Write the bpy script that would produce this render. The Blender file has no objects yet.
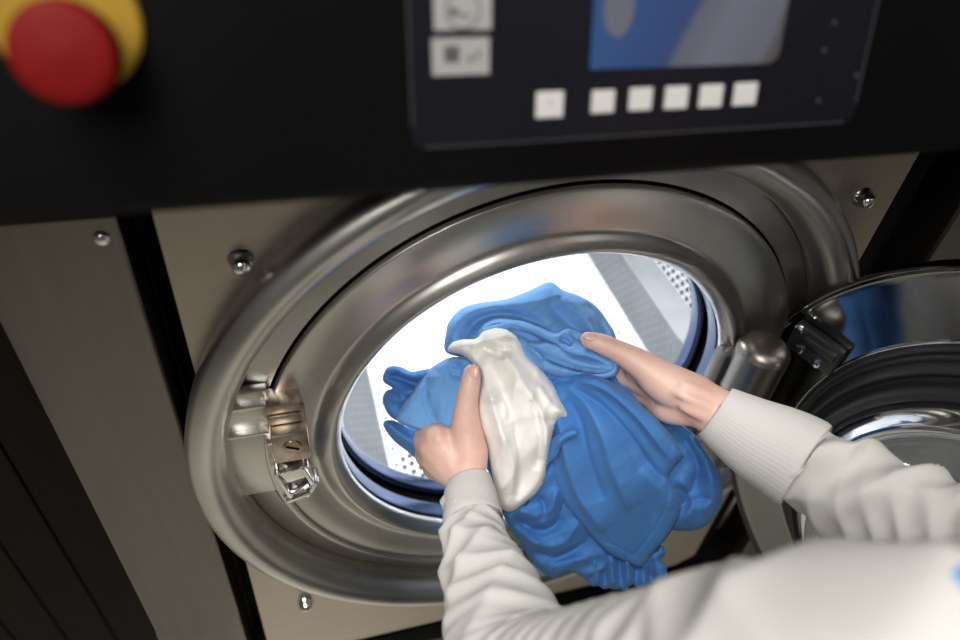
import bpy, bmesh, math, random
import numpy as np
from mathutils import Vector, Matrix, Euler, noise
from mathutils.geometry import delaunay_2d_cdt
random.seed(4); PI = math.pi
S = bpy.context.scene; COL = S.collection

# ------------------------------------------------------------------ camera
CAM = np.array([-.22214, -.41722, .55010]); ROT = (.83135, -.0850, -.27336); F = 710.07
RM = np.array(Euler(ROT, 'XYZ').to_matrix())
cd = bpy.data.cameras.new('camera'); cam = bpy.data.objects.new('camera', cd); COL.objects.link(cam)
cam.location = CAM; cam.rotation_euler = ROT
cd.sensor_width = 36; cd.lens = F / 960 * 36; cd.clip_start = .01
cd.dof.use_dof = True; cd.dof.focus_distance = .615; cd.dof.aperture_fstop = 3.2
S.camera = cam

def at(px, py, d):                       # a place known by its bearing and distance from the photographer
    return CAM + RM @ (np.array([(px - 480) / F, -(py - 320) / F, -1.0]) * d)
def on_y(px, py, y):                     # where that bearing meets the vertical plane y
    q = at(px, py, 1.0) - CAM; return CAM + q * ((y - CAM[1]) / q[1])

# ------------------------------------------------------------------ materials
def mat(name, col, rough=.5, metal=0, **k):
    m = bpy.data.materials.new(name); m.use_nodes = True; nt = m.node_tree; b = nt.nodes['Principled BSDF']
    b.inputs['Base Color'].default_value = (*col, 1); b.inputs['Roughness'].default_value = rough; b.inputs['Metallic'].default_value = metal
    for kk, v in k.items():
        if kk in b.inputs: b.inputs[kk].default_value = v
    return m
def nz(m, scale, c0, c1, detail=4, stretch=(1, 1, 1), rough=None, bump=0, bscale=None, bdist=.001):
    nt = m.node_tree; b = nt.nodes['Principled BSDF']; L = nt.links
    tc = nt.nodes.new('ShaderNodeTexCoord'); mp = nt.nodes.new('ShaderNodeMapping'); mp.inputs['Scale'].default_value = stretch
    n = nt.nodes.new('ShaderNodeTexNoise'); n.inputs['Scale'].default_value = scale; n.inputs['Detail'].default_value = detail
    L.new(tc.outputs['Object'], mp.inputs[0]); L.new(mp.outputs[0], n.inputs['Vector'])
    r = nt.nodes.new('ShaderNodeValToRGB'); r.color_ramp.elements[0].position = .3; r.color_ramp.elements[1].position = .7
    r.color_ramp.elements[0].color = (*c0, 1); r.color_ramp.elements[1].color = (*c1, 1)
    L.new(n.outputs['Fac'], r.inputs[0]); L.new(r.outputs[0], b.inputs['Base Color'])
    if rough:
        q = nt.nodes.new('ShaderNodeMapRange'); q.inputs[3].default_value, q.inputs[4].default_value = rough
        L.new(n.outputs['Fac'], q.inputs[0]); L.new(q.outputs[0], b.inputs['Roughness'])
    if bump:
        n2 = nt.nodes.new('ShaderNodeTexNoise'); n2.inputs['Scale'].default_value = bscale or scale * 4; n2.inputs['Detail'].default_value = 3
        L.new(mp.outputs[0], n2.inputs['Vector'])
        bp = nt.nodes.new('ShaderNodeBump'); bp.inputs['Strength'].default_value = bump; bp.inputs['Distance'].default_value = bdist
        L.new(n2.outputs['Fac'], bp.inputs['Height']); L.new(bp.outputs[0], b.inputs['Normal'])
    return m
M = {}
M['panel'] = nz(mat('brushed_steel_panel', (.3, .27, .24), .38, 1), 6, (.38, .335, .29), (.41, .365, .315), rough=(.36, .42), stretch=(1, 1, 12), bump=.02, bscale=60)
M['ring'] = nz(mat('satin_steel', (.4, .4, .38), .3, 1), 9, (.47, .46, .44), (.64, .63, .60), rough=(.26, .38), bump=.04, bscale=25)
M['polish'] = nz(mat('polished_steel', (.7, .7, .72), .1, 1), 12, (.68, .69, .72), (.78, .79, .80), rough=(.06, .14))
M['collar'] = nz(mat('blue_reflection_steel', (.2, .24, .36), .16, 1), 12, (.05, .075, .15), (.075, .10, .18), rough=(.14, .22))  # dark blue reflection of the laundry put into the collar colour
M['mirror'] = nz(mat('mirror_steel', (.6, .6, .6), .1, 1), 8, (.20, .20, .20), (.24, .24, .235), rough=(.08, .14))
M['plate'] = nz(mat('column_steel', (.2, .19, .17), .36, 1), 5, (.19, .175, .158), (.215, .20, .18), rough=(.34, .4), stretch=(14, 1, 1))
M['drum'] = nz(mat('drum_steel', (.85, .85, .86), .42, .6), 20, (.66, .67, .69), (.74, .75, .76), rough=(.45, .55))
M['rib'] = nz(mat('lifter_steel_shaded', (.3, .3, .3), .45, .8), 20, (.22, .225, .235), (.27, .275, .285), rough=(.4, .5))  # darker than the drum: shade on the turned-away faces put into the colour
M['ribdot'] = mat('lifter_emboss', (.36, .365, .375), .35, .8)
M['hole'] = mat('perforation', (.03, .03, .035), .6)
M['black'] = nz(mat('black_housing', (.004, .004, .004), .45), 5, (.0018, .0018, .0018), (.0028, .0028, .0028), rough=(.42, .5))
M['black'].node_tree.nodes['Principled BSDF'].inputs['Specular IOR Level'].default_value = .04
M['overlay'] = nz(mat('overlay_film', (.012, .013, .017), .28), 5, (.0035, .004, .0065), (.0045, .005, .008), rough=(.3, .36))
M['overlay'].node_tree.nodes['Principled BSDF'].inputs['Specular IOR Level'].default_value = .25
M['dark'] = mat('gap_dark', (.006, .006, .006), .7)
M['edge'] = mat('overlay_edge', (.03, .03, .035), .4)
M['rubber'] = nz(mat('black_rubber', (.012, .012, .013), .42), 15, (.010, .010, .011), (.015, .015, .016), rough=(.36, .5))
M['yellow'] = nz(mat('yellow_plastic', (.72, .42, .02), .4), 8, (.22, .135, .012), (.25, .155, .018))
M['red'] = nz(mat('red_plastic', (.55, .008, .008), .4), 8, (.11, .002, .002), (.13, .003, .003))
for k_ in ('red', 'yellow'): M[k_].node_tree.nodes['Principled BSDF'].inputs['Specular IOR Level'].default_value = .12; M[k_].node_tree.nodes['Principled BSDF'].inputs['Roughness'].default_value = .6
M['grey'] = mat('grey_collar', (.2, .2, .2), .4, .5)
M['white_key'] = mat('white_key', (.44, .435, .425), .45)
M['sticker'] = mat('grey_sticker', (.24, .24, .235), .5)
M['icon'] = mat('icon_ink', (.05, .05, .05), .5)
M['icong'] = mat('icon_grey_ink', (.10, .10, .10), .5)
M['chrome'] = mat('zinc_plated', (.75, .75, .74), .18, 1)
M['rusty'] = nz(mat('stained_steel', (.4, .35, .3), .35, 1), 60, (.30, .22, .16), (.58, .54, .48), rough=(.25, .45))
M['brown'] = nz(mat('brown_board', (.05, .035, .025), .5), 4, (.008, .006, .0045), (.012, .009, .0065), stretch=(6, 6, 1))
for k_ in ('brown', 'dark'): M[k_].node_tree.nodes['Principled BSDF'].inputs['Specular IOR Level'].default_value = .05
M['floor'] = nz(mat('cream_floor', (.72, .69, .59), .35), 3, (.68, .65, .55), (.76, .73, .63), rough=(.3, .45))
M['wall'] = nz(mat('wall_paint', (.2, .19, .18), .8), 3, (.19, .18, .17), (.22, .21, .2))
def fabric(name, col, col2, weave=900, bump=.25, rough=.92, sheen=.08):
    m = mat(name, col, rough); nz(m, 14, col, col2, bump=bump, bscale=weave, bdist=.0006)
    b = m.node_tree.nodes['Principled BSDF']; b.inputs['Sheen Weight'].default_value = sheen; b.inputs['Sheen Roughness'].default_value = .4
    b.inputs['Specular IOR Level'].default_value = .15
    return m
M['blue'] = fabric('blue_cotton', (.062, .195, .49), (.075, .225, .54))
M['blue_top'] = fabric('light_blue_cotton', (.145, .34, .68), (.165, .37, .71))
M['white'] = fabric('white_cotton', (.80, .79, .755), (.86, .85, .815))
M['shirt'] = fabric('white_jersey', (.56, .545, .52), (.61, .595, .57), weave=500, sheen=.05)
M['stitch'] = mat('stitching', (.22, .42, .75), .8)
M['trouser'] = fabric('dark_trouser', (.05, .06, .09), (.06, .07, .1))
M['apron'] = fabric('blue_apron', (.10, .30, .66), (.11, .33, .7))
M['hair'] = nz(mat('brown_hair', (.05, .03, .02), .5), 60, (.04, .022, .014), (.08, .05, .03), stretch=(1, 1, .1))
# skin
sk = mat('skin', (.62, .36, .27), .48); nz(sk, 30, (.66, .40, .33), (.78, .54, .46), bump=.25, bscale=220, bdist=.0012)
b_ = sk.node_tree.nodes['Principled BSDF']; b_.inputs['Subsurface Weight'].default_value = .12; b_.inputs['Subsurface Radius'].default_value = (.012, .005, .003); b_.inputs['Subsurface Scale'].default_value = .5
M['skin'] = sk
M['nail'] = mat('nail', (.78, .50, .42), .25)
# knit cuff: ribs around the sleeve
kn = mat('knit_cuff', (.59, .575, .555), .9); nt = kn.node_tree
tc = nt.nodes.new('ShaderNodeTexCoord'); wv = nt.nodes.new('ShaderNodeTexWave'); mp = nt.nodes.new('ShaderNodeMapping')
mp.inputs['Scale'].default_value = (1, 1, 1)
nt.links.new(tc.outputs['UV'], mp.inputs[0]); nt.links.new(mp.outputs[0], wv.inputs[0]); wv.inputs['Scale'].default_value = 9; wv.inputs['Distortion'].default_value = .4
bp_ = nt.nodes.new('ShaderNodeBump'); bp_.inputs['Strength'].default_value = .22; bp_.inputs['Distance'].default_value = .0006
nt.links.new(wv.outputs['Fac'], bp_.inputs['Height']); nt.links.new(bp_.outputs[0], nt.nodes['Principled BSDF'].inputs['Normal'])
M['knit'] = kn
# glass
gl = mat('door_glass', (.9, .95, .93), .02); g_ = gl.node_tree.nodes['Principled BSDF']; g_.inputs['Transmission Weight'].default_value = .9; g_.inputs['IOR'].default_value = 1.5
M['glass'] = gl

# ------------------------------------------------------------------ helpers
def link(name, me, m, parent=None, smooth=True, ms=None):
    o = bpy.data.objects.new(name, me); COL.objects.link(o)
    for x in (ms or [m]): me.materials.append(M[x] if isinstance(x, str) else x)
    if smooth:
        for p in me.polygons: p.use_smooth = True
    if parent: o.parent = parent
    return o
def bmobj(name, bm, m, parent=None, smooth=False, ms=None):
    me = bpy.data.meshes.new(name); bmesh.ops.recalc_face_normals(bm, faces=bm.faces); bm.to_mesh(me); bm.free()
    o = link(name, me, m, parent, smooth, ms)
    if smooth == 'auto':
        pass
    return o
def auto(o, ang=35):
    me = o.data
    for p in me.polygons: p.use_smooth = True
    try: me.set_sharp_from_angle(angle=math.radians(ang))
    except Exception: pass
    return o
def box(bm, c, s, rot=None, bev=0, mi=0, seg=2):
    t = bmesh.new(); bmesh.ops.create_cube(t, size=1, matrix=Matrix.Diagonal((*s, 1)))
    if bev: bmesh.ops.bevel(t, geom=t.edges[:], offset=bev, segments=seg, profile=.5, affect='EDGES')
    mx = Matrix.Translation(Vector(c)) @ (rot.to_4x4() if rot is not None else Matrix())
    merge(bm, t, mx, mi)
def merge(bm, t, mx=None, mi=0):
    if mx is not None: t.transform(mx)
    vm = {}
    for v in t.verts: vm[v] = bm.verts.new(v.co)
    for f in t.faces:
        try: nf = bm.faces.new([vm[v] for v in f.verts]); nf.material_index = mi if mi else f.material_index; nf.smooth = f.smooth
        except ValueError: pass
    t.free()
def lathe(bm, prof, mx=None, n=128, a0=0, a1=2 * PI, mi=0, rough=None):
    """profile of (radius, y) swept round the y axis"""
    full = abs(a1 - a0 - 2 * PI) < 1e-6
    t = bmesh.new(); rows = []
    N = n if full else n + 1
    for i in range(N):
        a = a0 + (a1 - a0) * i / n
        rows.append([t.verts.new((r * math.cos(a), y, r * math.sin(a))) for r, y in prof])
    for i in range(n):
        A, B = rows[i], rows[(i + 1) % N]
        for j in range(len(prof) - 1):
            try: t.faces.new((A[j], A[j + 1], B[j + 1], B[j]))
            except ValueError: pass
    bmesh.ops.remove_doubles(t, verts=t.verts[:], dist=1e-6)
    merge(bm, t, mx, mi)
def cyl(bm, p0, p1, r, n=24, mi=0, r2=None, bev=0):
    p0, p1 = Vector(p0), Vector(p1); d = p1 - p0; L = d.length; r2 = r if r2 is None else r2
    q = Vector((0, 1, 0)).rotation_difference(d.normalized()).to_matrix().to_4x4()
    if bev: pr = [(0, 0), (r - bev, 0), (r - bev * .3, bev * .3), (r, bev), (r2, L - bev), (r2 - bev * .3, L - bev * .3), (r2 - bev, L), (0, L)]
    else: pr = [(0, 0), (r, 0), (r2, L), (0, L)]
    lathe(bm, pr, Matrix.Translation(p0) @ q, n=n, mi=mi)
def smoothprof(pts, k=5):
    P = np.array(pts, float); out = []
    for i in range(len(P) - 1):
        p0, p1, p2, p3 = P[max(i - 1, 0)], P[i], P[i + 1], P[min(i + 2, len(P) - 1)]
        for s in range(k):
            t = s / k; out.append(tuple(.5 * ((2 * p1) + (-p0 + p2) * t + (2 * p0 - 5 * p1 + 4 * p2 - p3) * t * t + (-p0 + 3 * p1 - 3 * p2 + p3) * t ** 3)))
    out.append(tuple(P[-1])); return out
def empty(name, loc=(0, 0, 0), parent=None):
    o = bpy.data.objects.new(name, None); o.location = loc; o.empty_display_size = .05; COL.objects.link(o)
    if parent: o.parent = parent
    return o
def tag(o, label, cat, group=None):
    o['label'] = label; o['category'] = cat
    if group: o['group'] = group
    return o
def struct(o): o['kind'] = 'structure'; return o

# ------------------------------------------------------------------ the machine
MC = empty('washing_machine', (0, 0, 0))
tag(MC, 'industrial stainless steel front loading washing machine with black control console and open round door', 'washing machine')
CX, CZ = .009, 0.0
RC = Matrix.Translation((CX, 0, CZ))

# front panel with a round hole
def front_panel():
    bm = bmesh.new(); n = 96; x0, x1, z0, z1 = -.300, .316, -.418, .372
    inn, outv = [], []
    for i in range(n):
        a = 2 * PI * i / n; dx, dz = math.cos(a), math.sin(a)
        inn.append(bm.verts.new((CX + .296 * dx, .004, CZ + .296 * dz)))
        ts = []
        if dx > 1e-9: ts.append((x1 - CX) / dx)
        if dx < -1e-9: ts.append((x0 - CX) / dx)
        if dz > 1e-9: ts.append((z1 - CZ) / dz)
        if dz < -1e-9: ts.append((z0 - CZ) / dz)
        t = min(ts); outv.append(bm.verts.new((CX + t * dx, .004, CZ + t * dz)))
    for i in range(n): bm.faces.new((inn[i], inn[(i + 1) % n], outv[(i + 1) % n], outv[i]))
    r = bmesh.ops.extrude_face_region(bm, geom=bm.faces[:])
    for v in [g for g in r['geom'] if isinstance(g, bmesh.types.BMVert)]: v.co.y += .012
    return bm
auto(bmobj('front_panel', front_panel(), 'panel', MC))
bm = bmesh.new()
box(bm, (.02, .38, -.03), (.93, .68, .82)); 
# body casing as an open shell: left, right, top, back, bottom boards
bm.free(); bm = bmesh.new()
for c, s in (((-.295, .33, -.02), (.012, .62, .86)), ((.345, .33, -.02), (.012, .62, .86)), ((.02, .33, .44), (.66, .62, .012)), ((.02, .655, -.02), (.66, .012, .92)), ((.02, .33, -.46), (.66, .66, .012))):
    box(bm, c, s)
bmobj('casing', bm, 'dark', MC)
bm = bmesh.new()      # black kick recess below the front panel
box(bm, (.02, .03, -.445), (.86, .03, .056), bev=.002)
bmobj('kick_panel', bm, 'dark', MC)
bm = bmesh.new()
box(bm, (.02, .014, -.486), (.90, .070, .026), bev=.004)
bmobj('base_rail', bm, 'panel', MC)
# outer ring
bm = bmesh.new()
lathe(bm, smoothprof([(.333, .004), (.334, -.010), (.330, -.020), (.320, -.026), (.309, -.023), (.302, -.015), (.2985, -.002), (.2975, .018)]), RC, n=160)
auto(bmobj('outer_ring', bm, 'ring', MC), 60)
bm = bmesh.new()      # flat recess floor between the rings
lathe(bm, [(.299, .013), (.2722, .008)], RC, n=160)
lathe(bm, [(.299, .0125), (.2955, .0115)], RC, n=160, mi=1)  # dark strip: shade beside the outer ring put into the colour
lathe(bm, [(.2722, .008), (.272, .022), (.270, .022), (.270, .006)], RC, n=160, mi=1)
auto(bmobj('recess_floor', bm, None, MC, ms=['ring', 'dark']))
# tub ring
bm = bmesh.new()
lathe(bm, smoothprof([(.270, .010), (.2695, .004), (.267, .0015), (.25, .003), (.232, .0065), (.224, .007), (.217, .002), (.210, -.001), (.205, .003), (.2005, .010), (.2003, .015), (.204, .019), (.21, .02)]), RC, n=160)
auto(bmobj('tub_ring', bm, 'ring', MC), 80)
# machined arc line on the ring's lower half
bm = bmesh.new()
lathe(bm, [(.262, .0005), (.2625, -.0022), (.2605, -.0022), (.260, .001)], RC, n=90, a0=math.radians(190), a1=math.radians(345))
bmobj('weld_bead', bm, 'ring', MC, smooth=True)
# tub lip: two polished collars with a dark gap
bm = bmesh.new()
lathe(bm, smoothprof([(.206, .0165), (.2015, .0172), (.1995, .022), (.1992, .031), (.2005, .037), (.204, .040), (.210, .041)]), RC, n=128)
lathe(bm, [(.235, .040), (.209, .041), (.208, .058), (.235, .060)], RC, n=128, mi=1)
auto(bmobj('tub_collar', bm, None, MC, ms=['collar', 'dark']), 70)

# drum
DR = .285
bm = bmesh.new()
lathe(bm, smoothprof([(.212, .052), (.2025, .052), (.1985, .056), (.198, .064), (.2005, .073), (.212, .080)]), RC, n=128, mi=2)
lathe(bm, [(.212, .080), (.262, .085), (.276, .095), (DR, .110)], RC, n=128)
lathe(bm, [(DR, .110), (DR, .560), (.275, .580), (.001, .585)], RC, n=96)
def hole(bm, ang, y, rad, r=DR, mi=1, n=8):
    a = math.radians(ang); c = Vector((CX + (r - .0012) * math.cos(a), y, CZ + (r - .0012) * math.sin(a)))
    tx = Vector((-math.sin(a), 0, math.cos(a))); ty = Vector((0, 1, 0))
    vs = [bm.verts.new(c + tx * rad * math.cos(k * 2 * PI / n) + ty * rad * math.sin(k * 2 * PI / n)) for k in range(n)]
    f = bm.faces.new(vs); f.material_index = mi
for i in range(9):
    for j in range(14): hole(bm, -9 + i * 2.1, .122 + j * .0135 + (i % 2) * .0067, .0036, r=DR - .001)
for i in range(7):
    for j in range(5): hole(bm, -112 + i * 2.4, .115 + j * .0135 + (i % 2) * .0067, .0036, r=DR - .001)
for j in range(12):
    hole(bm, -34, .14 + j * .028, .0022, r=DR - .001); hole(bm, -114.5, .13 + j * .028, .0022, r=DR - .001)
for i in range(12):
    for j in range(12): hole(bm, -100 + i * 5, .30 + j * .02, .0010)
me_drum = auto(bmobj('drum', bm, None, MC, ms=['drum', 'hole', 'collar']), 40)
# lifters
def lifter(a_lo, a_hi, apex, h):
    bm = bmesh.new()
    def P(a, r, y): a = math.radians(a); return Vector((CX + r * math.cos(a), y, CZ + r * math.sin(a)))
    sec = [(a_lo, DR + .002), (a_lo + (apex - a_lo) * .96, DR - h + .002), (apex, DR - h), (apex + (a_hi - apex) * .1, DR - h + .003), (a_hi, DR + .002)]
    rows = []
    for y, k in ((.128, .9), (.14, 1), (.55, 1), (.575, .9)):
        rows.append([bm.verts.new(P(a, DR - (DR - r) * k, y)) for a, r in sec])
    for A, B in zip(rows, rows[1:]):
        for i in range(len(sec) - 1): bm.faces.new((A[i], A[i + 1], B[i + 1], B[i]))
    bm.faces.new(rows[0]); bm.faces.new(rows[-1][::-1])
    for i in range(7):
        for j in range(26):
            u = .12 + i * .12; y = .15 + j * .014 + (i % 2) * .007
            a = a_lo + (apex - a_lo) * u; r0 = (P(a_lo, DR + .002, 0)) * (1 - u) + P(a_lo + (apex - a_lo) * .96, DR - h + .002, 0) * u
            nrm = (Vector((CX, 0, CZ)) - r0); nrm.y = 0; nrm.normalize()
            t = (P(apex, DR - h, 0) - P(a_lo, DR, 0)); t.y = 0; t.normalize(); nn = Vector((-t.z, 0, t.x)); nn = nn if nn.dot(nrm) > 0 else -nn
            c = r0 + Vector((0, y, 0)) + nn * .0006
            vs = [bm.verts.new(c + t * .0019 * math.cos(k * PI / 3) + Vector((0, 1, 0)) * .0019 * math.sin(k * PI / 3)) for k in range(6)]
            f = bm.faces.new(vs); f.material_index = 1
    return bm
for args in ((-30, -10, -14.5, .030), (-116, -143, -136, .030), (105, 76, 86, .03)):
    bmobj('lifter', lifter(*args), None, me_drum, ms=['rib', 'ribdot'])

# bolts on the front panel
for bx_, bz_ in ((-.251, .231), (.279, .235), (-.247, -.283)):
    bm = bmesh.new(); lathe(bm, [(.0001, -.0085), (.004, -.008), (.0068, -.005), (.0078, -.0005), (.0085, .002), (.010, .004)], Matrix.Translation((bx_, 0, bz_)), n=24)
    bmobj('dome_bolt', bm, 'chrome', MC, smooth=True)

# side columns: left and right steel plates standing beside the panel
def column(x0, x1, zt, y, zc):
    bm = bmesh.new()
    w = x1 - x0; c = (x0 + x1) / 2
    pr = [(y + .055, zt), (y + .006, zt), (y, zt - .006), (y, zc), (y - .003, zc - .010), (y - .006, -.50), (y + .055, -.50)]
    for xa, xb in ((x0, x1),):
        A = [bm.verts.new((xa, a, b)) for a, b in pr]; B = [bm.verts.new((xb, a, b)) for a, b in pr]
        for i in range(len(pr)): j = (i + 1) % len(pr); bm.faces.new((A[i], A[j], B[j], B[i]))
        bm.faces.new(A); bm.faces.new(B[::-1])
    bmesh.ops.recalc_face_normals(bm, faces=bm.faces)
    bmesh.ops.bevel(bm, geom=[e for e in bm.edges if abs(e.verts[0].co.x - e.verts[1].co.x) < 1e-6], offset=.004, segments=3, profile=.5, affect='EDGES')
    return bm
cl = auto(bmobj('side_column', column(-.411, -.321, .283, 0.0, -.268), 'plate', MC), 30)
cr = auto(bmobj('side_column', column(.402, .50, .300, 0.0, -.268), 'plate', MC), 30)
bm = bmesh.new(); lathe(bm, [(.0001, -.003), (.003, -.0028), (.005, -.0015), (.0055, .0)], Matrix.Translation((-.3325, 0, .262)), n=20)
bmobj('column_bolt', bm, 'chrome', cl, smooth=True)
# dark inner cheeks between column and panel
for c_, s_ in (((.36, .10, -.05), (.08, .02, .84)), ((-.312, .06, -.06), (.016, .02, .80))):
    bm = bmesh.new(); box(bm, c_, s_); bmobj('gap_filler', bm, 'dark', MC)

# latch in the left recess
LT = bmesh.new()
def lbox(px0, py0, px1, py1, y, depth, bev=.0012, mi=0, bm=None):
    a, b = on_y(px0, py0, y), on_y(px1, py1, y)
    c = (a + b) / 2; box(bm or LT, (c[0], y + depth / 2, c[2]), (abs(a[0] - b[0]), depth, abs(a[2] - b[2])), bev=bev, mi=mi)
bm = bmesh.new()
box(bm, (-.268, .0045, .092), (.046, .009, .014), bev=.0015)
box(bm, (-.268, .003, .084), (.046, .016, .004), bev=.001)
box(bm, (-.270, .003, .048), (.042, .014, .004), bev=.001)
box(bm, (-.270, .0045, .065), (.044, .006, .034), bev=.001)
box(bm, (-.268, .005, -.002), (.044, .005, .09), bev=.001)
lat = auto(bmobj('door_latch', bm, 'ring', MC), 30); lat.location.x = -.004
bm = bmesh.new()
box(bm, (-.2335, -.004, .0885), (.028, .022, .009), bev=.001)
box(bm, (-.2335, -.008, .0775), (.028, .018, .010), bev=.001)
box(bm, (-.2315, -.012, .0535), (.030, .034, .036), bev=.0015)
box(bm, (-.2325, -.004, .030), (.030, .020, .008), bev=.001)
box(bm, (-.2485, -.002, .022), (.008, .014, .030), bev=.001)
auto(bmobj('latch_housing', bm, 'rusty', lat), 30)
bm = bmesh.new()
cyl(bm, (-.2305, -.0305, .056), (-.2305, -.0285, .056), .0078, n=24, bev=.0006)
box(bm, (-.2305, -.0308, .056), (.012, .0008, .0016), rot=Euler((0, .5, 0)).to_matrix(), mi=1)
bmobj('latch_screw', bm, None, lat, ms=['rusty', 'dark'])
bm = bmesh.new()
R_ = Euler((0, -.25, 0)).to_matrix()
box(bm, (-.2430, -.012, -.006), (.004, .026, .038), rot=R_, bev=.001)
box(bm, (-.2215, -.012, .004), (.004, .024, .032), rot=R_, bev=.001)
box(bm, (-.232, -.016, .014), (.026, .016, .004), rot=R_, bev=.001)
box(bm, (-.234, -.021, .006), (.024, .003, .016), rot=R_, bev=.001)
box(bm, (-.231, -.018, -.024), (.026, .004, .014), rot=Euler((.5, -.45, 0)).to_matrix(), bev=.001)
box(bm, (-.232, -.010, -.034), (.024, .020, .004), rot=Euler((0, -.35, 0)).to_matrix(), bev=.001)
box(bm, (-.219, -.010, -.026), (.004, .018, .024), rot=Euler((0, .5, 0)).to_matrix(), bev=.001)
cyl(bm, (-.240, -.020, -.022), (-.224, -.020, -.020), .0028, n=12)
auto(bmobj('latch_claw', bm, 'chrome', lat), 30)

# ---- the door, swung open on the right
DC = Vector((.366, -.245, 0)); th = math.radians(-67.5)
u_ = Vector((math.cos(th), math.sin(th), 0)); n_ = Vector((u_.y, -u_.x, 0))   # n_: the side that closes on the drum
MD = Matrix(((u_.x, -n_.x, 0, DC.x), (u_.y, -n_.y, 0, DC.y), (0, 0, 1, DC.z), (0, 0, 0, 1)))   # lathe axis -y -> n_
bm = bmesh.new()
lathe(bm, smoothprof([(.210, -.002), (.240, 0), (.272, 0), (.279, -.001), (.283, -.004), (.285, .001), (.285, .012), (.280, .022), (.270, .026), (.262, .028), (.256, .040), (.240, .052), (.21, .060), (.172, .062)], 3), MD, n=160)
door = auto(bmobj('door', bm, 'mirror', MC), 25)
bm = bmesh.new()
lathe(bm, smoothprof([(.216, .0), (.216, -.006), (.212, -.011), (.207, -.009), (.204, -.013), (.204, -.020), (.198, -.026), (.192, -.022), (.190, -.028), (.189, -.036), (.184, -.040), (.178, -.038), (.174, -.030), (.172, -.01)], 4), MD, n=128)
auto(bmobj('door_gasket', bm, 'rubber', door), 60)
bm = bmesh.new()
lathe(bm, smoothprof([(.217, .0), (.2185, -.003), (.217, -.0075), (.2155, -.003)], 3), MD, n=128)
bmobj('gasket_rim', bm, 'polish', door, smooth=True)
bm = bmesh.new()
lathe(bm, smoothprof([(.176, -.032), (.172, -.045), (.160, -.055), (.150, -.052), (.146, -.046)], 4), MD, n=128)
auto(bmobj('bowl_ring', bm, 'polish', door), 60)
bm = bmesh.new()
lathe(bm, smoothprof([(.152, -.046), (.149, -.064), (.140, -.084), (.12, -.098), (.08, -.106), (.04, -.109), (.0005, -.11)], 4) + smoothprof([(.0005, -.104), (.04, -.103), (.08, -.100), (.117, -.092), (.134, -.080), (.143, -.062), (.146, -.046)], 4), MD, n=96)
bmobj('glass_bowl', bm, 'glass', door, smooth=True)
bm = bmesh.new(); lathe(bm, smoothprof([(.19, .045), (.17, .048), (.16, .054), (.08, .060), (.0005, .062)], 3), MD, n=96)
bmobj('door_cover', bm, 'black', door, smooth=True)
# hinge block on the door plate, near the hinge
def dpt(px, py, off):                     # a point on the door's inner face
    q = Vector(at(px, py, 1) - CAM); c = Vector(CAM); t = ((DC + n_ * off - c).dot(n_)) / q.dot(n_); return c + q * t
c0, c1, c2 = dpt(793, 323, .016), dpt(840, 355, .016), dpt(782, 348, .016)
ex = (c1 - c0).normalized(); ey = n_.cross(ex).normalized(); RH = Matrix((ex, ey, n_)).transposed()
if (c2 - c0).dot(ey) < 0: ey = -ey; RH = Matrix((ex, ey, -n_ * -1)).transposed()
Lh = (c1 - c0).length; Wh = abs((c2 - c0).dot(ey)); hc = (c1 + c2) / 2; print('hinge', Lh, Wh)
RH = Matrix((ex, n_.cross(ex), n_)).transposed()
bm = bmesh.new()
box(bm, hc - n_ * .010, (Lh, Wh, .012), rot=RH, bev=.003)
box(bm, hc - n_ * .002 - ey * Wh * .28 + ex * .006, (Lh * .66, Wh * .25, .010), rot=RH, bev=.0015)
hb = auto(bmobj('hinge_block', bm, 'rubber', door), 30)
bm = bmesh.new()
for px, py in ((799, 349), (816, 363), (799, 329)):
    q = dpt(px, py, .0125); cyl(bm, q - n_ * .004, q + n_ * .002, .0048, n=16, bev=.0008)
    box(bm, q + n_ * .0022, (.006, .0012, .0006), rot=RH, mi=1)
auto(bmobj('hinge_screw', bm, None, door, ms=['chrome', 'dark']), 30)
bm = bmesh.new()          # hinge barrel standing by the outer ring
hp = on_y(783, 345, -.035)
lathe(bm, smoothprof([(.0001, 0), (.010, .0005), (.020, .004), (.0255, .012), (.026, .03), (.026, .17)], 4), Matrix.Translation((hp[0] - .010, -.026, hp[2] - .002)) @ Matrix.Rotation(-PI / 2, 4, 'X'), n=48)
box(bm, (hp[0] - .018, -.002, hp[2] - .10), (.044, .024, .140), bev=.010)
auto(bmobj('hinge_post', bm, 'plate', MC), 30)

# ---- the control console
BY, BZ, SL = -.150, .3765, .318            # lower front edge, slope back per metre of height
nv = Vector((0, -1, SL)).normalized(); ev = Vector((0, SL, 1)).normalized(); P0 = Vector((0, BY, BZ))
def cpt(px, py, off=0):
    q = Vector(at(px, py, 1) - CAM); c = Vector(CAM); t = ((P0 + nv * off - c).dot(nv)) / q.dot(nv); X = c + q * t
    return X.x, (X - P0).dot(ev)
RCN = Matrix((Vector((1, 0, 0)), ev, nv)).transposed()
def cbox(bm, u, v, w, h, d, off=0, bev=0, mi=0):
    box(bm, Vector((u, 0, 0)) + P0 + ev * v + nv * (off + d / 2), (w, h, d), rot=RCN, bev=bev, mi=mi)
bm = bmesh.new()
pr = [(BY + .150, BZ - .004), (BY + .010, BZ - .004), (BY + .003, BZ - .002), (BY, BZ + .004), (BY + SL * .40, BZ + .40), (BY + SL * .40 + .02, BZ + .42), (.17, BZ + .42), (.17, BZ - .004)]
A = [bm.verts.new((-.62, a, b)) for a, b in pr]; B = [bm.verts.new((.62, a, b)) for a, b in pr]
for i in range(len(pr)): j = (i + 1) % len(pr); bm.faces.new((A[i], A[j], B[j], B[i]))
bm.faces.new(A); bm.faces.new(B[::-1])
con = auto(bmobj('control_console', bm, 'black', MC), 20)
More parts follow.
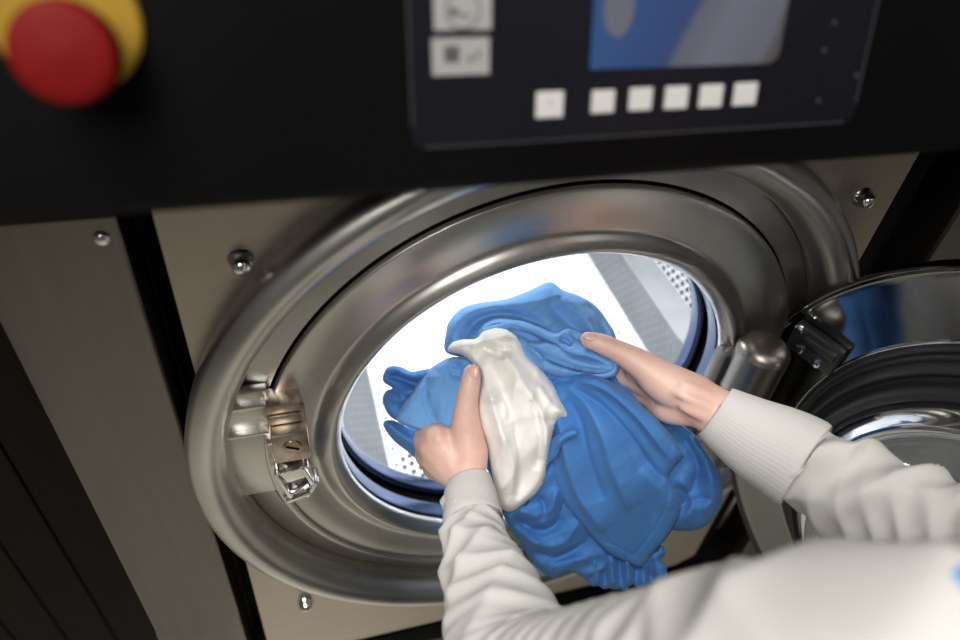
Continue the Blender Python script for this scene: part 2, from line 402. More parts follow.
u0, _ = cpt(411, 140); u1, v1 = cpt(850, 121); _, v0 = cpt(420, 150); v0 = (v0 + v1) / 2
print('console', u0, u1, v0, v1)
bm = bmesh.new()
t = bmesh.new(); bmesh.ops.create_cube(t, size=1, matrix=Matrix.Diagonal((u1 - u0, .30, .0016, 1)))
es = [e for e in t.edges if abs(e.verts[0].co.z - e.verts[1].co.z) > .0008]
bmesh.ops.bevel(t, geom=es, offset=.006, segments=5, profile=.5, affect='EDGES')
merge(bm, t, Matrix.Translation(Vector(((u0 + u1) / 2, 0, 0)) + P0 + ev * (v0 + .15) + nv * .0008) @ RCN.to_4x4())
ov = bmobj('control_overlay', bm, 'overlay', con)
bm = bmesh.new()
w_ = u1 - u0
cbox(bm, (u0 + u1) / 2, v0 + .0006, w_ - .012, .0007, .0006, off=.0014); cbox(bm, u0 + .0006, v0 + .15, .0007, .28, .0006, off=.0014); cbox(bm, u1 - .0006, v0 + .15, .0007, .28, .0006, off=.0014)
bmobj('overlay_border', bm, 'edge', con)
# keys
for i, (px, py) in enumerate(((548, 104), (601, 101), (638.5, 98.5), (674, 97), (708.5, 95.5), (742.5, 93.5))):
    u, v = cpt(px, py); 
    a = cpt(px - (15 if i == 0 else 12.5), py); b = cpt(px + (15 if i == 0 else 12.5), py)
    w = abs(b[0] - a[0]); h = abs(cpt(px, py - (14.5 if i == 0 else 12.5))[1] - cpt(px, py + (14.5 if i == 0 else 12.5))[1])
    bm = bmesh.new(); cbox(bm, u, v, w * .9, h * .9, .0012, off=.0014, bev=.0004)
    if i == 0:
        lathe(bm, [(.0018, -.0003), (.0026, -.0003)], Matrix.Translation(Vector((u, 0, 0)) + P0 + ev * v + nv * .0028) @ RCN.to_4x4() @ Matrix.Rotation(-PI / 2, 4, 'X').inverted(), n=20, mi=1)
        cbox(bm, u, v + .0012, .0006, .0022, .0002, off=.0027, mi=1)
    k = bmobj('control_key', bm, None, con, ms=['white_key', 'icong'])
# stickers
for k, (y0, y1) in enumerate(((-6, 32), (36, 77))):
    a = cpt(431.5 if k else 433, y1 - 1); b = cpt(489 if k else 491.5, y0)
    a2 = cpt(488 if k else 490, y1 - 1)
    u, v = (a[0] + a2[0]) / 2 + .0, (a[1] + b[1]) / 2; w, h = abs(a2[0] - a[0]), abs(b[1] - a[1])
    bm = bmesh.new(); cbox(bm, u, v, w, h - .0006, .0006, off=.0015)
    if k:
        cbox(bm, u - w * .16, v + .001, w * .26, w * .26, .0002, off=.0021, mi=1)
        cbox(bm, u + w * .16, v - .001, w * .10, w * .10, .0002, off=.0021, mi=2); cbox(bm, u + w * .30, v + .0006, w * .06, w * .14, .0002, off=.0021, mi=2)
    else:
        X = Matrix.Translation(Vector((u, 0, 0)) + P0 + ev * (v + .001) + nv * .0023) @ RCN.to_4x4() @ Matrix.Rotation(PI / 2, 4, 'X')
        lathe(bm, [(w * .27, 0), (w * .31, 0)], X, n=32, mi=2)
        cbox(bm, u - w * .16, v + .0005, w * .14, w * .11, .0002, off=.0022, mi=1); cbox(bm, u + w * .02, v - .001, w * .2, w * .05, .0002, off=.0022, mi=2)
    bmobj('pictogram_sticker', bm, None, con, ms=['sticker', 'icon', 'icong'])
# display showing a photo of blue and white laundry
sc = mat('display_image', (.01, .01, .01), .3); nt = sc.node_tree; L = nt.links; b = nt.nodes['Principled BSDF']
tc = nt.nodes.new('ShaderNodeTexCoord'); nn = nt.nodes.new('ShaderNodeTexNoise'); nn.inputs['Scale'].default_value = 2.2; nn.inputs['Detail'].default_value = 3
mx_ = nt.nodes.new('ShaderNodeMixRGB'); mx_.inputs[0].default_value = .12
L.new(tc.outputs['Generated'], mx_.inputs[1]); L.new(tc.outputs['Generated'], nn.inputs[0]); L.new(nn.outputs['Color'], mx_.inputs[2])
sx = nt.nodes.new('ShaderNodeSeparateXYZ'); L.new(mx_.outputs[0], sx.inputs[0])
ad = nt.nodes.new('ShaderNodeMath'); ad.operation = 'MULTIPLY_ADD'; ad.inputs[1].default_value = -.38; L.new(sx.outputs[2], ad.inputs[0]); L.new(sx.outputs[0], ad.inputs[2])
rp = nt.nodes.new('ShaderNodeValToRGB'); L.new(ad.outputs[0], rp.inputs[0]); rp.color_ramp.interpolation = 'EASE'
E_ = rp.color_ramp.elements; cols = [(0, (.035, .16, .50)), (.30, (.02, .12, .42)), (.36, (.03, .11, .36)), (.42, (.25, .26, .36)), (.58, (.31, .32, .44)), (.80, (.27, .28, .36)), (.86, (.16, .16, .15)), (.95, (.09, .09, .08))]
E_[0].position, E_[0].color = 0, (*cols[0][1], 1); E_[1].position, E_[1].color = cols[-1][0], (*cols[-1][1], 1)
for p_, c_ in cols[1:-1]: e = E_.new(p_); e.color = (*c_, 1)
L.new(rp.outputs[0], b.inputs['Emission Color']); b.inputs['Emission Strength'].default_value = .36
M['display'] = sc
a = cpt(588, 70); b2 = cpt(766, 62); ut = cpt(785, 0)
ua, ub = a[0], ut[0]
vb = (a[1] + b2[1]) / 2; H = .085
bm = bmesh.new(); t = bmesh.new(); bmesh.ops.create_cube(t, size=1, matrix=Matrix.Diagonal((ub - ua, H, .001, 1)))
es = [e for e in t.edges if abs(e.verts[0].co.z - e.verts[1].co.z) > .0005 and e.verts[0].co.x > 0]
bmesh.ops.bevel(t, geom=es, offset=.006, segments=5, profile=.5, affect='EDGES')
merge(bm, t, Matrix.Translation(Vector(((ua + ub) / 2, 0, 0)) + P0 + ev * (vb + H / 2) + nv * .0019) @ RCN.to_4x4())
bmobj('display_screen', bm, 'display', con)
# white sleeve oval pictured on the screen's left
M['pict'] = mat('display_white', (.02, .02, .02), .15); q_ = M['pict'].node_tree.nodes['Principled BSDF']; q_.inputs['Emission Color'].default_value = (.27, .28, .38, 1); q_.inputs['Emission Strength'].default_value = .36
uu, vv = cpt(618, 15); bm = bmesh.new()
t = bmesh.new(); bmesh.ops.create_circle(t, cap_ends=True, segments=32, radius=1); t.transform(Matrix.Diagonal((.0072, .012, 1, 1)))
merge(bm, t, Matrix.Translation(Vector((uu - .001, 0, 0)) + P0 + ev * (vv + .003) + nv * .0027) @ RCN.to_4x4())
bmobj('screen_picture', bm, 'pict', con)
# small status marks right of the screen
for px, py in ((832, 22), (822, 50), (854, 75), (816, 100)):
    bm = bmesh.new(); u, v = cpt(px, py); cbox(bm, u, v, .0022, .0022, .0003, off=.0014); bmobj('status_mark', bm, 'edge', con)
# emergency stop
ue, ve = cpt(68, 22, .002)
XE = Matrix.Translation(Vector((ue, 0, 0)) + P0 + ev * ve) @ RCN.to_4x4() @ Matrix.Rotation(-PI / 2, 4, 'X')
_r = abs(cpt(145, 22, .002)[0] - cpt(-9, 22, .002)[0]) / 2
print('estop r', _r)
bm = bmesh.new(); lathe(bm, [(.0001, -.0055), (_r * .94, -.0055), (_r * .99, -.0045), (_r, -.003), (_r, .0)], XE, n=64)
XK = Matrix.Translation(ev * -.0085 + Vector((.002, 0, 0))) @ XE
es_ = auto(bmobj('emergency_stop', bm, 'yellow', con), 30)
bm = bmesh.new(); lathe(bm, [(_r * .50, -.005), (_r * .50, -.014), (_r * .42, -.016), (_r * .40, -.022)], XK, n=48); auto(bmobj('stop_collar', bm, 'grey', es_), 40)
bm = bmesh.new(); lathe(bm, smoothprof([(_r * .40, -.018), (_r * .65, -.019), (_r * .68, -.023), (_r * .665, -.029), (_r * .59, -.032), (_r * .2, -.0335), (.0001, -.034)], 4), XK, n=64)
auto(bmobj('stop_knob', bm, 'red', es_), 70)

# ------------------------------------------------------------------ cloth
def crom(pts, step=2.0, closed=True):
    P = np.array(pts, float); n = len(P); out = []
    rng = range(n) if closed else range(n - 1)
    for i in rng:
        if closed: p0, p1, p2, p3 = P[i - 1], P[i], P[(i + 1) % n], P[(i + 2) % n]
        else: p0, p1, p2, p3 = P[max(i - 1, 0)], P[i], P[i + 1], P[min(i + 2, n - 1)]
        k = max(2, int(np.linalg.norm((p2 - p1)[:2]) / step))
        for s in range(k):
            t = s / k; out.append(.5 * ((2 * p1) + (-p0 + p2) * t + (2 * p0 - 5 * p1 + 4 * p2 - p3) * t * t + (-p0 + 3 * p1 - 3 * p2 + p3) * t ** 3))
    if not closed: out.append(P[-1])
    return np.array(out)
def segdist(X, A, B):
    """distance from points to segments A->B, with parameter and side"""
    d = B - A; L2 = (d ** 2).sum(1) + 1e-12
    w = X[:, None] - A[None]; t = np.clip((w * d[None]).sum(2) / L2, 0, 1)
    e = w - t[..., None] * d[None]; D2 = (e ** 2).sum(2); k = D2.argmin(1); r = np.arange(len(X))
    side = np.sign(d[k, 0] * w[r, k, 1] - d[k, 1] * w[r, k, 0])
    return np.sqrt(D2[r, k]), k + t[r, k], side
def tps(anch):
    A = np.array(anch, float); n = len(A)
    def U(r): return np.where(r > 0, r * r * np.log(r + 1e-9), 0)
    K = U(np.linalg.norm(A[:, None, :2] - A[None, :, :2], axis=2)) + np.eye(n) * 30
    Pm = np.c_[np.ones(n), A[:, :2]]; Z = np.zeros((3, 3))
    s = np.linalg.solve(np.block([[K, Pm], [Pm.T, Z]]), np.r_[A[:, 2], 0, 0, 0])
    return lambda X: U(np.linalg.norm(X[:, None] - A[None, :, :2], axis=2)) @ s[:n] + np.c_[np.ones(len(X)), X] @ s[n:]
def sheet(outline, depth, T=.012, w=14, folds=(), wr=(), step=1.8, back=.6, jag=0, crease=(), seed=0, fine=1.0):
    """one closed, padded layer of cloth: rounded edge, folds (polyline, height, width left, width right)"""
    bd = crom(outline, step)
    if jag:
        k = np.arange(len(bd)); nx = np.roll(bd, -1, 0) - np.roll(bd, 1, 0); nx = np.c_[-nx[:, 1], nx[:, 0]] / (np.linalg.norm(nx, axis=1)[:, None] + 1e-9)
        bd = bd + nx * (np.sin(k * .9 + seed) * np.sin(k * .23))[:, None] * jag
    x0, y0 = bd.min(0); x1, y1 = bd.max(0)
    g = []; row = 0; y = y0
    while y < y1:
        xs = np.arange(x0 + (row % 2) * step / 2, x1, step); g.append(np.c_[xs, np.full(len(xs), y)]); y += step * .87; row += 1
    g = np.concatenate(g)
    A, B = bd, np.roll(bd, -1, 0)
    cr = ((A[None, :, 1] > g[:, 1:2]) != (B[None, :, 1] > g[:, 1:2])) & (g[:, 0:1] < (B[None, :, 0] - A[None, :, 0]) * (g[:, 1:2] - A[None, :, 1]) / (B[None, :, 1] - A[None, :, 1] + 1e-12) + A[None, :, 0])
    ins = cr.sum(1) % 2 == 1; g = g[ins]
    dd, _, _ = segdist(g, A, B); g = g[dd > step * .55]
    pts = np.r_[bd, g]; nb = len(bd)
    vs, es, fs, *_r2 = delaunay_2d_cdt([Vector(p) for p in pts], [(i, (i + 1) % nb) for i in range(nb)], [], 1, 1e-5)
    V = np.array([tuple(v) for v in vs]); n = len(V)
    db, _, _ = segdist(V, A, B); edge = db < 1e-3
    x = np.clip(db / w, 0, 1); pf = np.sqrt(np.clip(1 - (1 - x) ** 2, 0, 1))
    off = T * pf
    fade = np.clip(db / 5, 0, 1) * .85 + .15; fade[edge] = 0
    for f in folds:
        pl, h, wl, wR = f[:4]; C = crom(pl, 3, False) if len(pl) > 2 else np.array([np.array(pl[0]) * (1 - s) + np.array(pl[1]) * s for s in np.linspace(0, 1, 12)])
        d, t, sd = segdist(V, C[:-1], C[1:]); t = t / (len(C) - 1)
        ww = np.where(sd > 0, wl, wR); tp = np.clip(np.minimum(t, 1 - t) * 5, 0, 1) ** .7 * .85 + .15
        if len(f) > 4: tp = np.clip((1 - t) * 5, 0, 1) ** .7    # open at the start
        off = off + 1.35 * h * np.exp(-(d / ww) ** 1.45) * tp * fade
    for pl, h, wd in crease:                               # narrow stitched line
        C = crom(pl, 2, False) if len(pl) > 2 else np.array([np.array(pl[0]) * (1 - s) + np.array(pl[1]) * s for s in np.linspace(0, 1, 30)])
        d, t, sd = segdist(V, C[:-1], C[1:]); off = off + h * 1.7 * np.clip(1 - d / wd, 0, 1) * fade
    for amp, ang, lam, sd_ in wr:
        c, s = math.cos(ang), math.sin(ang); p = V[:, 0] * c + V[:, 1] * s; q = -V[:, 0] * s + V[:, 1] * c
        ph = 2 * PI / lam * (p + 9 * np.sin(q / 31 + sd_) + 5 * np.sin(p / 23 + q / 17 + sd_ * 2)); a = .5 + .5 * np.sin(q / 27 + p / 41 + sd_ * 3)
        off = off + 1.5 * amp * a * (1 - np.abs(np.sin(ph / 2))) ** .9 * fade
    rs = np.random.RandomState(int(bd[:, 0].sum()) % 9973)
    for amp, lam in ((.0020, 38), (.0013, 21), (.0007, 11)):
        for _ in range(2):
            ang, f1, f2, f3 = rs.uniform(0, 3.1), *rs.uniform(0, 6.3, 3); c, s = math.cos(ang), math.sin(ang); p = V[:, 0] * c + V[:, 1] * s; q = -V[:, 0] * s + V[:, 1] * c
            p2 = p + lam * .5 * np.sin(q / lam / 1.7 + f1) + lam * .25 * np.sin(p / lam + q / lam / .9 + f2)
            msk = np.clip(np.sin(q / lam / 1.1 + f3 + 1.5 * np.sin(p / lam / 2.3 + f1)) * .9 + .1, 0, 1)
            off = off + fine * amp * msk * (1 - np.abs(np.sin(PI * p2 / lam))) ** 1.6 * fade
    base = tps(depth)(V)
    def wp(dep): return CAM + (np.c_[(V[:, 0] - 480) / F, -(V[:, 1] - 320) / F, -np.ones(n)] * dep[:, None]) @ RM.T
    front = wp(base - off); bk = wp(base + T * back * pf)
    verts = [tuple(v) for v in front]; idx = {}
    for i in range(n):
        if edge[i]: idx[i] = i
        else: idx[i] = len(verts); verts.append(tuple(bk[i]))
    faces = [tuple(f) for f in fs] + [tuple(idx[i] for i in f[::-1]) for f in fs]
    return verts, faces
def cloth(name, layers, m, parent=None):
    V, Fc = [], []
    for v, f in layers:
        k = len(V); V += v; Fc += [tuple(i + k for i in q) for q in f]
    me = bpy.data.meshes.new(name); me.from_pydata(V, [], Fc); me.update()
    bm = bmesh.new(); bm.from_mesh(me); bmesh.ops.recalc_face_normals(bm, faces=bm.faces); bm.to_mesh(me); bm.free()
    return link(name, me, m, parent)

# upper blue garment draped at the top of the bundle, going into the drum
top = sheet([(446, 352), (446, 332), (450, 320), (462, 308), (480, 302.5), (505, 299), (528, 291), (549, 282), (563, 290), (580, 296), (596, 306), (608, 322), (616, 337), (620, 362), (612, 378), (580, 385), (540, 380), (500, 360), (470, 358)],
    [(450, 340, .655), (480, 305, .668), (549, 285, .672), (610, 325, .655), (530, 330, .638), (615, 370, .628), (500, 360, .635), (570, 380, .63)], T=.016, w=13,
    folds=[([(450, 345), (458, 322), (480, 308), (520, 303), (560, 300)], .006, 9, 9), ([(462, 340), (478, 320), (505, 314), (530, 320), (552, 330)], -.010, 6, 5),
           ([(478, 338), (492, 324), (515, 324), (545, 334)], .007, 5, 5), ([(555, 292), (575, 305), (590, 325), (598, 345)], .007, 10, 5), ([(548, 300), (560, 316), (580, 332), (600, 340)], -.006, 6, 8),
           ([(585, 302), (600, 320), (610, 345)], -.006, 3, 5)],
    wr=[(.0022, 1.9, 34, 1.0)], crease=[([(524, 312), (545, 301), (563, 297)], -.0012, 1.6)])
mid = sheet([(482, 330), (500, 322), (520, 320), (540, 326), (556, 332), (566, 328), (580, 331), (600, 342), (616, 352), (620, 366), (614, 377), (600, 379), (585, 376), (566, 378), (548, 374), (530, 366), (512, 352), (492, 342)],
    [(485, 335, .628), (520, 325, .628), (560, 340, .622), (615, 360, .618), (590, 375, .612), (540, 370, .612), (505, 350, .615)], T=.010, w=5,
    folds=[([(505, 330), (528, 336), (545, 344), (556, 352)], -.009, 4, 3), ([(520, 326), (540, 334), (556, 342)], .006, 4, 4), ([(556, 334), (560, 345), (572, 352), (592, 356), (612, 366)], .009, 4, 6), ([(548, 352), (562, 362), (580, 368), (600, 370)], -.011, 3, 5),
           ([(535, 352), (552, 366), (575, 372)], .006, 4, 4), ([(570, 334), (590, 346), (612, 358)], -.006, 4, 4), ([(528, 345), (545, 360)], .006, 4, 3), ([(560, 338), (572, 345)], -.008, 2.5, 3)],
    wr=[(.0025, 2.1, 17, 2.0)])
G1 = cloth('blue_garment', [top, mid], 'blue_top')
tag(G1, 'light blue cotton garment draped highest in the bundle, reaching into the drum', 'garment')
col = sheet([(528, 343), (545, 341), (560, 346), (575, 356), (596, 361), (614, 364), (612, 372), (596, 374), (575, 370), (556, 364), (540, 356)],
    [(530, 350, .605), (560, 355, .603), (612, 368, .606), (590, 366, .603)], T=.006, w=5, folds=[([(535, 346), (556, 354), (580, 364), (605, 367)], .004, 3, 4)], wr=[(.002, 1.6, 13, 4.)], crease=[([(532, 351), (556, 360), (580, 368), (606, 371)], -.0012, 1.5)])
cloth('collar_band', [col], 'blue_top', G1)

# left blue garment with a hemmed cuff
la = sheet([(383, 381), (385, 370.5), (391, 366), (401, 367), (412, 371.5), (428, 369), (444, 372), (440, 392), (424, 408), (408, 420), (398, 421), (388, 414), (382.5, 400), (386, 391), (392, 388)],
    [(385, 372, .655), (400, 395, .65), (430, 380, .64), (400, 418, .645), (440, 390, .635)], T=.012, w=6,
    folds=[([(386, 376), (400, 378), (415, 384), (430, 384)], -.010, 4, 4), ([(386, 384), (396, 390), (404, 398)], -.006, 3, 3), ([(390, 402), (402, 394), (416, 390)], .007, 5, 4), ([(400, 412), (412, 398), (428, 390)], -.005, 3, 4), ([(396, 370), (410, 376), (424, 375)], .005, 3, 3)], wr=[(.002, .8, 14, 3.)])
lc = sheet([(383, 424), (392, 420), (408, 427), (424, 430), (436, 430), (446, 440), (446, 470), (438, 479), (424, 466), (408, 452), (393, 440)],
    [(384, 424, .655), (436, 432, .645), (440, 476, .66), (400, 440, .66)], T=.018, w=12, folds=[([(386, 424), (408, 440), (432, 455)], .006, 6, 6), ([(392, 424), (414, 434), (436, 440)], -.004, 4, 4)], wr=[(.002, .9, 22, 1.)])
GL = cloth('blue_garment', [la, lc], 'blue')
tag(GL, 'blue garment bunched at the left end of the bundle beside the left hand', 'garment')
lb = sheet([(424, 374), (440, 362), (452, 357), (466, 358), (474, 366), (472, 388), (464, 410), (456, 424), (447, 430), (430, 431.5), (414, 429), (396.5, 420), (402, 406), (412, 392)],
    [(396, 420, .632), (424, 376, .636), (450, 358, .632), (472, 370, .615), (447, 428, .612), (430, 400, .622)], T=.008, w=4,
    folds=[([(446, 360), (441, 378), (440, 400), (446, 426)], .003, 10, 6), ([(428, 378), (424, 396), (430, 415), (440, 428)], -.0035, 3, 5), ([(452, 362), (462, 372), (468, 384)], -.005, 4, 4), ([(450, 372), (458, 376), (470, 374)], -.005, 3, 3), ([(404, 412), (420, 395), (436, 372)], .003, 8, 8)],
    wr=[(.0012, .3, 26, 5.)], crease=[([(448, 358), (452, 375), (457, 392), (461, 404)], -.0014, 1.5), ([(402, 417), (418, 425), (434, 428), (446, 425)], -.0010, 1.4), ([(427, 373), (426, 390), (432, 410), (441, 428)], -.0012, 1.4)])
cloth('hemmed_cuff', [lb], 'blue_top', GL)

# white cloth
wh = sheet([(448, 351), (452, 343), (462, 339.5), (476, 338.5), (484, 331), (498, 327.5), (513, 332), (522, 342), (528, 354), (540, 366), (552, 382), (561, 398), (569, 414), (566, 420), (557, 423), (553, 436), (549, 456), (545, 478), (538, 492), (526, 502), (513, 511), (503, 509), (497, 497), (491, 470), (486, 445), (477, 420), (476, 398), (480, 380), (474, 366), (462, 355)],
    [(450, 348, .625), (498, 330, .622), (550, 385, .612), (566, 416, .612), (480, 400, .608), (515, 400, .597), (515, 508, .645), (545, 470, .63), (488, 455, .618), (520, 450, .605)], T=.014, w=8,
    folds=[([(497, 345), (512, 365), (530, 395), (545, 425), (546, 460)], .008, 12, 7), ([(488, 358), (500, 385), (515, 425), (520, 470), (518, 500)], -.006, 6, 8), ([(480, 345), (492, 352), (505, 356)], -.008, 4, 5), ([(470, 345), (485, 342), (500, 338), (512, 340)], .005, 6, 4),
           ([(482, 372), (492, 400), (502, 440), (505, 490)], .006, 9, 6), ([(538, 385), (552, 405), (563, 414)], .005, 5, 4), ([(530, 400), (540, 430), (536, 470)], -.006, 4, 6), ([(484, 400), (503, 402), (506, 420)], .003, 3, 4),
           ([(494, 346), (506, 350), (500, 342), (510, 344)], -.005, 2.5, 2.5), ([(500, 430), (512, 460), (512, 495)], .004, 5, 5), ([(545, 420), (556, 421), (566, 416)], -.004, 3, 3)],
    wr=[(.0035, .35, 30, 2.5), (.0015, .1, 16, 5.5)])
GW = cloth('white_cloth', [wh], 'white')
tag(GW, 'crumpled off-white cotton cloth held between the thumbs on the blue laundry', 'cloth')

# the large blue garment hanging down in front
main = sheet([(540, 372), (560, 376), (584, 373), (606, 379), (626, 392), (645, 408), (660, 422), (672, 436), (684, 453.5), (678, 462), (668, 476), (674, 488), (681, 504), (678, 518), (668, 536), (654, 552), (641, 567), (625, 562), (604, 550), (582, 526), (566, 506), (556, 488), (550, 465), (545, 430), (538, 400)],
    [(540, 380, .622), (584, 376, .608), (640, 405, .612), (684, 454, .635), (600, 430, .605), (681, 504, .665), (641, 567, .70), (560, 490, .655), (550, 430, .625), (620, 500, .648)], T=.009, w=5,
    folds=[([(578, 380), (606, 390), (636, 416), (660, 446), (673, 462)], .011, 4, 16), ([(572, 387), (602, 406), (630, 436), (651, 466), (666, 480)], -.008, 10, 4), ([(564, 384), (586, 404), (602, 436), (612, 470), (630, 510)], .009, 5, 22), ([(566, 398), (580, 420), (588, 455), (604, 500)], -.006, 11, 4),
           ([(551, 392), (560, 430), (567, 465), (580, 500), (604, 532)], .010, 4, 11), ([(624, 440), (640, 470), (652, 505), (650, 535)], -.0035, 10, 6), ([(640, 470), (660, 490), (672, 510)], .004, 8, 8), ([(549, 385), (560, 380), (575, 380)], -.006, 4, 4)],
    wr=[(.0015, .55, 60, 1.3)], fine=.35, crease=[([(598, 392), (622, 416), (640, 440)], -.0006, 1.2), ([(670, 478), (668, 500), (655, 528), (634, 556)], -.0012, 1.5), ([(596, 540), (616, 546), (634, 556)], -.001, 1.5), ([(664, 438), (672, 446), (666, 458)], -.001, 1.3)])
flap = sheet([(545, 446), (552, 438), (562, 432), (573, 429), (578, 431), (577, 435), (568, 440), (561, 448), (556, 458), (548, 466), (538, 492), (524, 506), (540, 480)], [(545, 450, .618), (576, 431, .594), (560, 440, .600), (525, 506, .645)], T=.004, w=5, folds=[([(548, 460), (556, 445), (570, 434)], .003, 3, 3)])
rightlobe = sheet([(655, 418), (665, 418), (680, 424), (694, 434), (704, 448), (716, 466), (722, 482), (722, 500), (715, 516), (702, 528), (684, 531), (664, 526), (650, 500), (648, 460)],
    [(660, 420, .655), (716, 466, .672), (720, 505, .69), (690, 530, .70), (655, 500, .69), (690, 470, .672)], T=.018, w=12,
    folds=[([(672, 428), (690, 448), (698, 470), (690, 492), (672, 500)], -.010, 6, 8), ([(690, 436), (706, 460), (712, 490), (702, 516)], .008, 9, 9), ([(680, 506), (696, 500), (714, 500)], -.005, 4, 5), ([(678, 480), (688, 488), (692, 505), (684, 522)], .007, 6, 6)], wr=[(.002, .6, 24, .4)])
lower = sheet([(504, 512), (520, 502), (534, 488), (546, 462), (560, 460), (575, 500), (600, 530), (612, 560), (600, 577), (584, 578), (570, 572), (553, 578), (536, 566), (522, 546), (510, 528)],
    [(505, 515, .665), (546, 470, .650), (560, 570, .71), (600, 570, .715), (525, 540, .69)], T=.016, w=9,
    folds=[([(512, 515), (530, 528), (548, 530), (562, 516), (566, 500)], -.009, 5, 6), ([(518, 508), (536, 516), (552, 508), (556, 488)], .008, 5, 5), ([(520, 530), (542, 546), (566, 540), (578, 520)], .008, 6, 6), ([(530, 548), (555, 558), (580, 546), (592, 535)], -.008, 5, 5),
           ([(540, 496), (545, 510), (540, 520)], -.006, 3, 4), ([(550, 568), (570, 560), (590, 560)], .005, 5, 5)], wr=[(.003, 1.2, 19, .7)])
behind = sheet([(540, 345), (600, 350), (650, 400), (690, 440), (695, 500), (650, 545), (590, 550), (540, 520), (500, 490), (470, 440), (440, 420), (440, 380), (480, 350)],
    [(540, 350, .665), (650, 420, .66), (690, 480, .69), (600, 545, .72), (500, 480, .68), (445, 400, .665), (560, 430, .66)], T=.03, w=30, step=5, wr=[(.003, .6, 30, 2)])
G2 = cloth('blue_garment', [main, flap, rightlobe, lower, behind], 'blue')
tag(G2, 'large royal blue garment hanging down from the right hand in front of the machine', 'garment')
cuf = []
import math as _m
ck = [([(586 + k * 8.2, 556 + 3 * _m.sin(k)), (588 + k * 8.0, 572), (590 + k * 7.8, 586)], .006 if k % 2 else -.006, 3, 3) for k in range(9)]
cf = sheet([(577, 560), (590, 548), (612, 546), (636, 560), (650, 552), (660, 546), (666, 552), (662, 560), (668, 570), (665, 580), (655, 583), (644, 588), (632, 586), (622, 590), (606, 588), (594, 586), (582, 576)],
    [(580, 565, .715), (612, 550, .71), (665, 560, .71), (660, 582, .72), (620, 588, .725)], T=.016, w=8, folds=ck + [([(636, 566), (646, 572), (652, 580)], -.01, 5, 5)], wr=[(.003, .1, 9, .2)], jag=1.6)
cloth('elastic_cuff', [cf], 'blue', G2)

# ------------------------------------------------------------------ the person
def tube(path, nseg=28, step=.006, wr=(), cap=False, uvk=None, flat=1.0, sq=None):
    """path of (point, radius); returns verts, faces; wr: (amp, waves along per m, turns, phase)"""
    P = np.array([np.r_[p, r] for p, r in path], float); pts = crom_n(P, step)
    c = pts[:, :3]; r = pts[:, 3]; n = len(c); T = np.gradient(c, axis=0); T /= np.linalg.norm(T, axis=1)[:, None]
    a = np.cross(T[0], [0, 0, 1.0]); 
    if np.linalg.norm(a) < .1: a = np.cross(T[0], [1.0, 0, 0])
    a /= np.linalg.norm(a); V = []; s = np.r_[0, np.cumsum(np.linalg.norm(np.diff(c, axis=0), axis=1))]
    ths = np.linspace(0, 2 * PI, nseg, endpoint=False)
    for i in range(n):
        a = a - T[i] * a.dot(T[i]); a /= np.linalg.norm(a); b = np.cross(T[i], a)
        rr = np.full(nseg, r[i])
        for amp, k, m, ph in wr:
            env = .5 + .5 * np.sin(ths * 1 + ph * 1.7 + s[i] * 21)
            rr = rr + amp * env * (1 - np.abs(np.sin(k * s[i] * PI + m * ths * .5 + ph + 1.3 * np.sin(ths + ph) + .8 * np.sin(s[i] * 40 + ph)))) - amp * .35
        V += [tuple(c[i] + a * rr[j] * math.cos(t) + b * rr[j] * flat * math.sin(t)) for j, t in enumerate(ths)]
    Fc = [(i * nseg + j, i * nseg + (j + 1) % nseg, (i + 1) * nseg + (j + 1) % nseg, (i + 1) * nseg + j) for i in range(n - 1) for j in range(nseg)]
    if cap:
        V += [tuple(c[0]), tuple(c[-1])]; k = len(V)
        Fc += [(k - 2, (j + 1) % nseg, j) for j in range(nseg)] + [(k - 1, (n - 1) * nseg + j, (n - 1) * nseg + (j + 1) % nseg) for j in range(nseg)]
    return V, Fc
def crom_n(P, step):
    out = []
    for i in range(len(P) - 1):
        p0, p1, p2, p3 = P[max(i - 1, 0)], P[i], P[i + 1], P[min(i + 2, len(P) - 1)]
        k = max(2, int(np.linalg.norm((p2 - p1)[:3]) / step))
        for s in range(k):
            t = s / k; out.append(.5 * ((2 * p1) + (-p0 + p2) * t + (2 * p0 - 5 * p1 + 4 * p2 - p3) * t * t + (-p0 + 3 * p1 - 3 * p2 + p3) * t ** 3))
    out.append(P[-1]); return np.array(out)
def capsules(bm, path, rscale=1.0, sub=2):
    """a chain of overlapping balls and cones: ((x,y,z), r)"""
    P = crom_n(np.array([np.r_[p, r] for p, r in path], float), .004)
    V, Fc = tube([(p[:3], p[3]) for p in P], nseg=20, step=.004, cap=True)
    vs = [bm.verts.new(v) for v in V]
    for f in Fc: bm.faces.new([vs[i] for i in f])
    for p in (P[0], P[-1]): bmesh.ops.create_icosphere(bm, subdivisions=3, radius=p[3] * .995, matrix=Matrix.Translation(p[:3]))
def ell(bm, c, s, rot=None):
    bmesh.ops.create_icosphere(bm, subdivisions=4, radius=1, matrix=Matrix.Translation(Vector(c)) @ (rot.to_4x4() if rot else Matrix()) @ Matrix.Diagonal((*s, 1)))
def a3(*t): return tuple(at(*t))
PX = lambda px, d: px * d / F           # pixels to metres at a distance

# joints
wrL, elL, shL = a3(469, 492, .588), a3(520, 690, .42), np.array([-.045, -.375, .285])
wrR, elR, shR = a3(706, 406, .600), a3(1030, 556, .475), np.array([.315, -.50, .315])
NK = np.array([.135, -.47, .37]); HD = np.array([.145, -.44, .52])
bm = bmesh.new()
